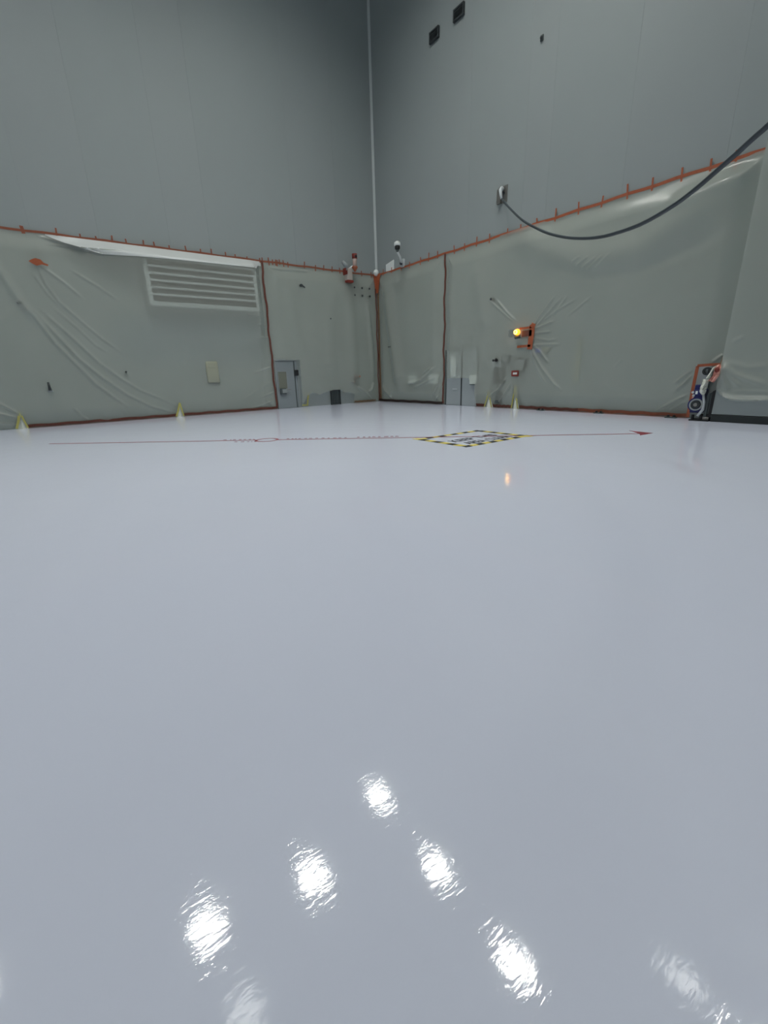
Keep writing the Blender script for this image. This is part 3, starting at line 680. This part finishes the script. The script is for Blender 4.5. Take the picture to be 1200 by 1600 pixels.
b = B(); tube(b, [p2+Vector((.005, 0, .1)), p2+Vector((.01, 0, .42))], [.07, .075], 16); obj('body', b, 'pink', c, smooth=True)
b = B(); tube(b, [p2+Vector((.01, 0, .40)), p2+Vector((.01, 0, .60))], [.115, .12], 16); hood_ = obj('lens_hood', b, 'maroon', c, smooth=True)
b = B(); ball(b, p2+Vector((.01, -.10, .49)), .06); obj('lens', b, 'black', hood_, smooth=True)
p3 = mount('L', 539, 414, .5)
s = thing('spotlight', mount('L', 541, 421, 0), 'small grey spotlight left of the taped camera', 'light')
b = B(); tube(b, [p3+Vector((-.14, -.05, .10)), p3+Vector((.05, 0, -.02)), p3+Vector((.10, 0, -.05))], [.07, .11, .06], 14); obj('head', b, 'mid', s, smooth=True)
b = B(); tube(b, [p3+Vector((.1, 0, -.05)), p3+Vector((.2, .2, -.2)), mount('L', 538.5, 421, 0)], .03, 8); obj('bracket', b, 'mid', s, smooth=True)

# ------------------------------------------------------------------ outlet and long cable
u0, u1 = wr(779.5, 305)[0], wr(793, 303)[0]; z1 = wr(789, 290)[1]; z0 = wr(784, 318)[1]
u0, u1 = min(u0, u1), max(u0, u1)
o_ = thing('power_outlet', P('R', (u0+u1)/2, z0, 0), 'steel outlet plate with a white plug high on the right wall', 'outlet')
b = B(); wbox(b, 'R', u0, u1, z0, z1, 0, .02, .004); obj('plate', b, 'steel', o_)
b = B(); wbox(b, 'R', u0+.1, u1-.2, z0+.25, z1-.2, .02, .10, .01); obj('socket_box', b, 'dark', o_)
b = B(); tube(b, [mount('R', 786, 296, .02), mount('R', 784, 294.5, .14), mount('R', 782, 297, .22), mount('R', 782.5, 305, .24), mount('R', 784, 311, .24)], [.055, .065, .06, .05, .035], 14); obj('plug', b, 'pale', o_, smooth=True)
b = B(); wbox(b, 'R', u1-.16, u1+.0, z0-.02, z0+.42, .02, .12, .01); obj('conduit_box', b, 'steel', o_)
P0 = mount('R', 784, 311, .24)
r1 = ray(1200, 196); P1 = Vector((0, 0, H))+r1*(7.4/r1.length)
nrm = Vector((-(P1-P0).y, (P1-P0).x, 0)).normalized()
cpts = [P0]
for x, y in ((797, 326), (815, 343), (835, 355), (858, 365), (885, 371), (912, 372.5), (940, 370), (970, 362), (1000, 351), (1030, 335), (1060, 316), (1090, 293), (1120, 267), (1150, 241), (1175, 218), (1200, 196), (1228, 168), (1262, 130)):
    r = ray(x, y); t = (P0-Vector((0, 0, H))).dot(nrm)/r.dot(nrm); cpts.append(Vector((0, 0, H))+r*t)
d_ = cpts[-1]-cpts[-2]
dh = Vector((d_.x, d_.y, 0)).normalized(); q = cpts[-1].copy(); sl = d_.z/Vector((d_.x, d_.y, 0)).length
for k in range(1, 12):
    sl *= 1.25; st = .35; q = q+dh*st/ (1+sl*.3)+Vector((0, 0, sl*st/(1+sl*.3))); cpts.append(q.copy())
cpts.append(Vector((q.x, q.y, CEIL)))
def catmull(p, n=4):
    o = []; q = [p[0]*2-p[1]]+p+[p[-1]*2-p[-2]]
    for i in range(1, len(q)-2):
        a, b_, c_, d = q[i-1:i+3]
        for k in range(n):
            t_ = k/n; o.append(.5*((2*b_)+(c_-a)*t_+(2*a-5*b_+4*c_-d)*t_*t_+(3*b_-a-3*c_+d)*t_**3))
    return o+[p[-1]]
b = B(); tube(b, catmull(cpts), .030, 10)
tag(obj('hanging_cable', b, 'cable', smooth=True, origin=P0), 'thick black cable sagging from the wall outlet up to the right', 'cable')

# ------------------------------------------------------------------ vents high on the right wall
def vent(q, label):
    us = [wr(x, y)[0] for x, y in q]; zs = [wr(x, y)[1] for x, y in q]
    u1 = (us[0]+us[3])/2; u0 = (us[1]+us[2])/2; z1 = (zs[0]+zs[1])/2; z0 = (zs[2]+zs[3])/2
    v = thing('wall_vent', P('R', (u0+u1)/2, z0, 0), label, 'vent', 'vents high on the right wall')
    b = B(); wbox(b, 'R', u0, u1, z0, z1, 0, .02); obj('backing', b, 'louvre_dark', v)
    for r in ((u0, u0+.05, z0, z1), (u1-.05, u1, z0, z1), (u0+.05, u1-.05, z0, z0+.05), (u0+.05, u1-.05, z1-.05, z1)):
        b = B(); wbox(b, 'R', *r, .02, .08, .004); obj('frame', b, 'dark', v)
    n = 7
    for k in range(n):
        z = z0+.05+(z1-z0-.1)*(k+.5)/n; b = B()
        quadslab(b, [P('R', u0+.05, z-.04, .07), P('R', u1-.05, z-.04, .07), P('R', u1-.05, z+.04, .03), P('R', u0+.05, z+.04, .03)], (-1, 0, -.6), .01); obj('slat', b, 'dark', v)
vent([(672.5, 52), (687, 41), (687, 59), (672.5, 70)], 'lower left dark louvred vent of the pair high up')
vent([(710, 17), (726.5, 3), (726.5, 23), (710, 37)], 'upper right dark louvred vent of the pair high up')
a = ext('R', 843.5, 54, 848, 63, .05)
s_ = thing('wall_sensor', P('R', (a[0]+a[1])/2, a[2], 0), 'tiny grey sensor high on the right wall, right of the vents', 'sensor')
b = B(); wbox(b, 'R', *a, 0, .04, .01); obj('housing', b, 'darkgrey', s_)
b = B(); ball(b, P('R', (a[0]+a[1])/2, (a[2]+a[3])/2, .05), .04); obj('lens', b, 'dark', s_, smooth=True)

# ------------------------------------------------------------------ door drive at the right
def wq(x, y, d): return mount('R', x, y, d)
t = thing('opening_tape', wq(1076, 652, .1), 'orange tape frame around the opening with the blue motor', 'tape')
for pts, wd in (([(1090.5, 572), (1084, 602), (1079, 628), (1074.5, 652)], .075), ([(1090, 571.5), (1108, 570), (1126, 569)], .065)):
    b = B(); strip(b, 'R', [wr(x, y, .2) for x, y in pts], wd, .21, .008); obj('tape_strip', b, 'orange', t)
DM = .55
g = thing('drive_motor', wq(1090, 652, DM), 'dark blue drive motor with a round pulley beside the door leaf', 'motor')
def mbox(x0, y0, x1, y1, d0, d1, bev=.02):
    a = ext('R', x0, y0, x1, y1, d1); b = B(); wbox(b, 'R', *a, d0, d1, bev); return b
obj('housing', mbox(1080.5, 609, 1097, 644, .2, DM), 'blue', g)
tb_ = obj('terminal_box', mbox(1085.5, 601, 1098, 611, .22, DM-.04), 'blue', g)
obj('foot', mbox(1077, 641, 1096, 645, .2, DM-.02, .005), 'blue', g)
pc = wq(1089, 632, DM)
b = B(); tube(b, [pc+Vector((.02, 0, 0)), pc+Vector((-.06, 0, 0))], .19, 24); cover_ = obj('pulley_cover', b, 'blue', g)
b = B(); ring(b, pc+Vector((-.06, 0, 0)), (-1, 0, 0), .15, .115, .03); obj('pulley_ring', b, 'mid', cover_)
b = B(); tube(b, [pc+Vector((-.06, 0, 0)), pc+Vector((-.10, 0, 0))], .10, 20); obj('pulley', b, 'dark', cover_)
b = B(); tube(b, [pc+Vector((-.09, 0, 0)), pc+Vector((-.12, 0, 0))], .045, 14); obj('hub', b, 'steel', cover_)
obj('rating_plate', mbox(1086.5, 611, 1090, 616, DM, DM+.008, .002), 'white', g)
obj('indicator', mbox(1080.8, 620, 1083.5, 625, DM, DM+.008, .002), 'pink', g)
for i, (x, y) in enumerate(((1083, 613), (1084, 618))):
    c_ = wq(x, y, DM); b = B(); tube(b, [c_+Vector((.01, 0, 0)), c_+Vector((-.03, 0, 0))], .03, 10); obj('gland', b, 'pale', g)
# mounting frame and feet
f_ = thing('motor_base', wq(1092, 657, DM), 'low black steel base under the blue motor', 'base')
b = B(); box(b, (D2-DM-.12, fl(1080, 656).y, .0), (D2-.2, uJ+.02, .035)); obj('base_plate', b, 'black', f_)
bp_ = fl(1080, 656); 
b = B(); box(b, (D2-DM-.05, bp_.y-.25, .035), (D2-.25, uJ+.04, .10), .01); obj('skid', b, 'steel', f_)
for k in (.06, .24):
    b = B(); tube(b, [(D2-DM-.05, bp_.y-k, .03), (D2-DM-.05, bp_.y-k, .15)], .035, 10); obj('bolt', b, 'black', f_)
b = B(); tube(b, [(D2-DM, bp_.y-.2, .14), (D2-DM, uJ+.05, .14)], .03, 10); obj('rail', b, 'black', f_)
# dark post with sloped top against the leaf
g2 = thing('door_post', (D2-DJ+.05, uJ+.15, .03), 'dark grey steel post with sloped top between motor and door leaf', 'post')
ztop = wr(1117, 609, DJ)[1]; zt2 = wr(1102, 617, DJ)[1]
ua = fl(1102, 656).y; ua = wr(1101, 640, DJ-.05)[0]
b = B(); quadslab(b, [(D2-DJ+.05, uJ+.005, .1), (D2-DJ+.05, ua, .1), (D2-DJ+.05, ua, zt2), (D2-DJ+.05, uJ+.005, ztop)], (1, 0, 0), .3); obj('post_body', b, 'darkgrey', g2)
b = B(); quadslab(b, [(D2-DJ+.02, uJ+.005, .1), (D2-DJ+.02, uJ+.07, .1), (D2-DJ+.02, uJ+.07, ztop-.04), (D2-DJ+.02, uJ+.005, ztop)], (1, 0, 0), .03); obj('edge_strip', b, 'black', g2)
b = B(); quadslab(b, [(D2-DJ+.02, ua-.06, .1), (D2-DJ+.02, ua, .1), (D2-DJ+.02, ua, zt2), (D2-DJ+.02, ua-.06, zt2+.03)], (1, 0, 0), .03); obj('edge_strip', b, 'darkgrey', g2)
# white pipe leaning between motor and post
b = B(); tube(b, [wq(x, y, DM+.06) for x, y in ((1099, 616), (1100, 628), (1098, 640), (1090, 650))], [.028, .03, .035, .035], 10)
tag(obj('drain_hose', b, 'pale', smooth=True), 'off-white hose curving down between motor and dark post', 'hose')
def lump(name, pts, rad, d, material, label, cat, seed):
    r = random.Random(seed); b = B(); P_ = [wq(x, y, dd) for (x, y), dd in zip(pts, d)]
    tube(b, P_, rad, 14)
    for v in b.verts: v.co += Vector((r.uniform(-1, 1), r.uniform(-1, 1), r.uniform(-1, 1)))*.022
    return tag(obj(name, b, material, smooth=True), label, cat)
def crumple(name, left, right, d, material, label, cat, seed, amp=.05, belly=.14):
    r = random.Random(seed); b = B(); n = 14; mcols = 9; F_ = []; Bk = []
    def at_(pts, t):
        k = t*(len(pts)-1); i = min(int(k), len(pts)-2); f = k-i
        return (pts[i][0]*(1-f)+pts[i+1][0]*f, pts[i][1]*(1-f)+pts[i+1][1]*f)
    for i in range(n):
        t = i/(n-1); L_ = at_(left, t); R_ = at_(right, t); fr = []; bk = []
        for j in range(mcols):
            v = j/(mcols-1); e = math.sin(math.pi*v)*(.35+.65*math.sin(math.pi*min(1, max(0, t)))); dd = d[0]+(d[1]-d[0])*t
            x = L_[0]*(1-v)+R_[0]*v+r.uniform(-.35, .35); y = L_[1]*(1-v)+R_[1]*v+r.uniform(-.35, .35)
            fold = .5*math.sin(v*9+t*4+seed)*amp+r.uniform(-amp, amp)*.6
            fr.append(b.verts.new(wq(x, y, dd+belly*e+fold))); bk.append(b.verts.new(wq(x, y, dd-.03-belly*.4*e)))
        F_.append(fr); Bk.append(bk)
    for i in range(n-1):
        for j in range(mcols-1):
            b.faces.new((F_[i][j], F_[i+1][j], F_[i+1][j+1], F_[i][j+1])); b.faces.new((Bk[i][j], Bk[i][j+1], Bk[i+1][j+1], Bk[i+1][j]))
        for j, s_ in ((0, 1), (mcols-1, -1)): b.faces.new((F_[i][j], Bk[i][j], Bk[i+1][j], F_[i+1][j]))
    for i in (0, n-1):
        for j in range(mcols-1): b.faces.new((F_[i][j], F_[i][j+1], Bk[i][j+1], Bk[i][j]))
    bmesh.ops.recalc_face_normals(b, faces=b.faces[:])
    return tag(obj(name, b, material), label, cat)
crumple('cloth_wrap', [(1098.5, 592), (1096.5, 600), (1093.5, 607), (1093, 613), (1096.5, 617)], [(1108.5, 593), (1106, 598), (1104.5, 606), (1103, 613), (1100, 617.5)], (.66, .66), 'cloth', 'crumpled white cloth wrap hanging over the motor', 'cloth', 3)
crumple('plastic_bundle', [(1123.5, 569), (1117, 574), (1114.5, 582), (1112.5, 588), (1106, 595)], [(1127.5, 569.5), (1127.5, 576), (1125, 584), (1121, 591), (1115, 598)], (DJ+.02, .72), 'pink', 'pinkish plastic bundle taped to the door edge above the cloth', 'bundle', 5, .04, .08)
crumple('plastic_wrap', [(1120, 571), (1113, 575), (1109, 582), (1105, 588), (1103, 591)], [(1122, 570), (1116.5, 575), (1113, 582), (1110.5, 589), (1107, 593)], (DJ+.12, .80), 'cloth', 'white plastic wrap beside the pinkish bundle', 'wrap', 8, .04, .06)
b = B(); p_ = wq(1120.5, 578, DJ+.13); ball(b, p_, .05, (1, 1, 1.3)); tag(obj('tape_patch', b, 'maroon'), 'dark red tape spot on the pinkish bundle', 'tape')
b = B(); quadslab(b, [wq(1091, 573, .03), wq(1113, 572, .03), wq(1106, 606, .03), wq(1086, 606, .03)], (-1, 0, 0), .04); tag(obj('access_plate', b, 'pale'), 'pale grey access plate behind the blue motor', 'plate')
kk = thing('cable_gland', wq(1106, 586, .07), 'black ring fitting on the plate above the white cloth', 'fitting')
b = B(); ring(b, wq(1105.5, 580, .09), (-1, 0, 0), .10, .055, .06, 20); obj('ring', b, 'dark', kk)
b = B(); box(b, wq(1108, 576, .08), wq(1113, 583, .14)); obj('bracket', b, 'black', kk)
b = B(); quadslab(b, [wq(1125, 569, .25), wq(1130, 557, .25), wq(1131, 556, .35), wq(1126, 573, .35)], (-1, 0, 0), .03); tag(obj('tape_patch', b, 'browntape'), 'brown tape wedge above the bundle where two sheets meet', 'tape')

# small dark door stops on the floor along the right wall
for i, (x, y, lb) in enumerate(((844.5, 641.5, 'small black floor stop nearest the gussets'), (935, 646, 'small black floor stop midway along the orange base tape'), (1048, 653, 'small black floor stop nearest the blue motor'))):
    p = fl(x, y); t = thing('floor_stop', p, lb, 'floor stop', 'black stops along the right wall')
    b = B(); box(b, p+Vector((-.06, -.14, 0)), p+Vector((.06, .14, .03)), .008); obj('base_plate', b, 'darkgrey', t)
    for s in (-.07, .07):
        b = B(); tube(b, [p+Vector((0, s, .03)), p+Vector((0, s, .075))], [.04, .032], 10); obj('stop', b, 'black', t)

# ------------------------------------------------------------------ floor markings
def flat(bm, pts, z=0.0, th=.003): return quadslab(bm, [Vector((p[0], p[1], z)) for p in pts], (0, 0, 1), th)
a = fl(78, 693.5); c = fl(1012, 677.5); dv = (c-a).normalized(); nv = Vector((-dv.y, dv.x, 0))
t = thing('floor_arrow', (a+c)/2, 'long thin red arrow line taped across the floor', 'floor marking')
rc = fl(417, 687.5)
def seg(p, q, wd): return [p-nv*wd/2, q-nv*wd/2, q+nv*wd/2, p+nv*wd/2]
RR = .27
for p, q in ((a, rc-dv*RR), (rc+dv*RR, c)):
    b = B(); flat(b, seg(p, q, .055), th=.0035); obj('line', b, 'red', t)
b = B(); ring(b, rc, (0, 0, 1), RR, RR-.055, .0035, 40); obj('ring', b, 'red', t)
tip = fl(1020, 677); w1 = fl(983, 673); w2 = fl(1000, 680.3); nk = tip-dv*.30
b = B(); flat(b, [tip, w2, nk-nv*.06, nk+nv*.0], th=.004); obj('arrow_head', b, 'red', t)
b = B(); flat(b, [tip, nk+nv*.0, w1+(tip-w1)*.05-nv*.10, w1], th=.004); obj('arrow_head', b, 'red', t)
# tiny red lettering beside the line, too small to read
t = thing('floor_lettering', fl(570, 682), 'tiny illegible red lettering along the red line', 'floor marking')
b = B(); rr = random.Random(2)
for x0, x1, off, wz in ((345, 398, .13, .03), (372, 410, -.22, .03), (445, 540, .14, .03), (556, 575, .17, .07), (580, 600, .18, .07), (603, 617, .2, .07)):
    p = a+dv*((fl(x0, 693.5-(x0-78)*.0171)-a).dot(dv)); q = a+dv*((fl(x1, 693.5-(x1-78)*.0171)-a).dot(dv)); L_ = (q-p).length; s = 0
    while s < L_:
        wd = rr.uniform(.03, .09); c0 = p+dv*s+nv*off; flat(b, [c0, c0+dv*wd, c0+dv*wd+nv*wz*.35, c0+nv*wz*.35]); 
        c1 = c0+nv*wz; flat(b, [c1, c1+dv*wd*.8, c1+dv*wd*.8+nv*wz*.3, c1+nv*wz*.3]); s += wd+rr.uniform(.03, .08)
o = obj('letters', b, 'red', t); o['kind'] = 'stuff'

# hazard square
q = [fl(x, y) for x, y in ((655, 687.5), (742, 673), (822, 681), (732, 697))]
hx0 = (q[0].x+q[3].x)/2; hx1 = (q[1].x+q[2].x)/2; hy1 = (q[0].y+q[1].y)/2; hy0 = (q[2].y+q[3].y)/2
t = thing('hazard_square', ((hx0+hx1)/2, (hy0+hy1)/2, 0), 'square of yellow and black hazard tape on the floor with stencilled words', 'floor marking')
TW = .15
def hazard(p0, p1, z, first, n):
    d = (p1-p0); L_ = d.length; d.normalize(); nn = Vector((-d.y, d.x, 0))*TW/2; s = L_/n
    for k in range(n):
        A_ = p0+d*(k*s); B_ = p0+d*((k+1)*s); yel = (k % 2 == 0) == first; sh = d*.02
        b = B(); flat(b, [A_-nn-sh, B_-nn-sh, B_+nn+sh, A_+nn+sh], z, .003)
        obj('yellow_piece' if yel else 'black_piece', b, 'hy' if yel else 'hb', t)
V = lambda x, y: Vector((x, y, 0))
hazard(V(hx0-.06, hy0), V(hx1+.14, hy0), .0, False, 11)
hazard(V(hx0, hy0+.06), V(hx0, hy1+.16), .003, True, 7)
hazard(V(hx0-.0, hy1), V(hx1+.06, hy1), .0, True, 10)
hazard(V(hx1, hy0-.14), V(hx1, hy1-.06), .003, True, 8)
def words(txt, x, y, size, wd):
    c_ = bpy.data.curves.new('w', 'FONT'); c_.body = txt; c_.size = size; c_.extrude = .0012; c_.offset = size*.018
    o_ = bpy.data.objects.new('w', c_); me = o_.to_mesh().copy(); 
    xs = [v.co.x for v in me.vertices]; sc = wd/(max(xs)-min(xs))
    b = B(); b.from_mesh(me); bpy.data.objects.remove(o_)
    for v in b.verts: v.co = Vector((x+v.co.x*sc, y+v.co.y, v.co.z+.0015))
    obj('stencilled_word', b, 'letter', t)
W_ = hx1-hx0
words('KEEP THIS', hx0+.22, hy0+.52, .34, W_-.5)
words('AREA CLEAR', hx0+.26, hy0+.14, .34, W_-.5)

# ------------------------------------------------------------------ high-bay lamps
spots = []
for x, y, s in LAMPS_SEEN:
    r = ray(x, y); tt = (-(CEIL-1.0)-H)/r.z; spots.append((r.x*tt, r.y*tt, s))
for (x, y, s) in [(-6.2, 15.5, 1), (-5.6, 9.5, 1), (12.4, -0.9, 1), (12.6, 1.2, .1)]: spots.append((x, y, s))  # first three are unseen lamps added to brighten the hall's sides
LAB = ['high-bay lamp whose reflection is the farthest bright spot on the floor', 'high-bay lamp mirrored left of centre in the floor', 'high-bay lamp mirrored right of centre in the floor, middle of its row',
       'high-bay lamp mirrored as the leftmost bright spot on the floor', 'high-bay lamp mirrored as the largest spot near the lower right', 'dim high-bay lamp mirrored faintly at the bottom edge',
       'added unseen high-bay lamp brightening the far left part of the hall', 'added unseen high-bay lamp brightening the middle left part of the hall',
       'added unseen high-bay lamp brightening the near right corner of the hall', 'dim high-bay lamp mirrored faintly at the lower right']
def lamp_parts(x, y, lab, lens):
    z = CEIL-1.0
    t = thing('ceiling_lamp', (x, y, z), lab, 'lamp', 'high-bay lamps under the ceiling')
    b = B(); tube(b, [(x, y, z+.02), (x, y, z+.05), (x, y, z+.3), (x, y, z+.45)], [LAMP_R+.05, LAMP_R+.05, LAMP_R*.6, LAMP_R*.4], 24); obj('housing', b, 'mid', t)
    b = B(); tube(b, [(x, y, z), (x, y, z+.015)], LAMP_R, 28); obj('diffuser', b, lens, t)
    # dark open can added round the lens to narrow its beam
    b = B(); n = 28; rg = []
    for r_, zz in ((LAMP_R+.03, z+.03), (LAMP_R+.10, z-SHADE), (LAMP_R+.12, z-SHADE), (LAMP_R+.06, z+.05)):
        rg.append([b.verts.new((x+r_*math.cos(math.tau*k/n), y+r_*math.sin(math.tau*k/n), zz)) for k in range(n)])
    for p, q in zip(rg, rg[1:]+rg[:1]):
        for k in range(n): b.faces.new((p[k], p[(k+1) % n], q[(k+1) % n], q[k]))
    bmesh.ops.recalc_face_normals(b, faces=b.faces[:]); obj('added_beam_can', b, 'darkgrey', t)
    b = B(); tube(b, [(x, y, z+.45), (x, y, CEIL)], .02, 8); obj('pendant_rod', b, 'mid', t)
for i, (x, y, s) in enumerate(spots): lamp_parts(x, y, LAB[i], 'lens' if s > .5 else 'lens_dim')
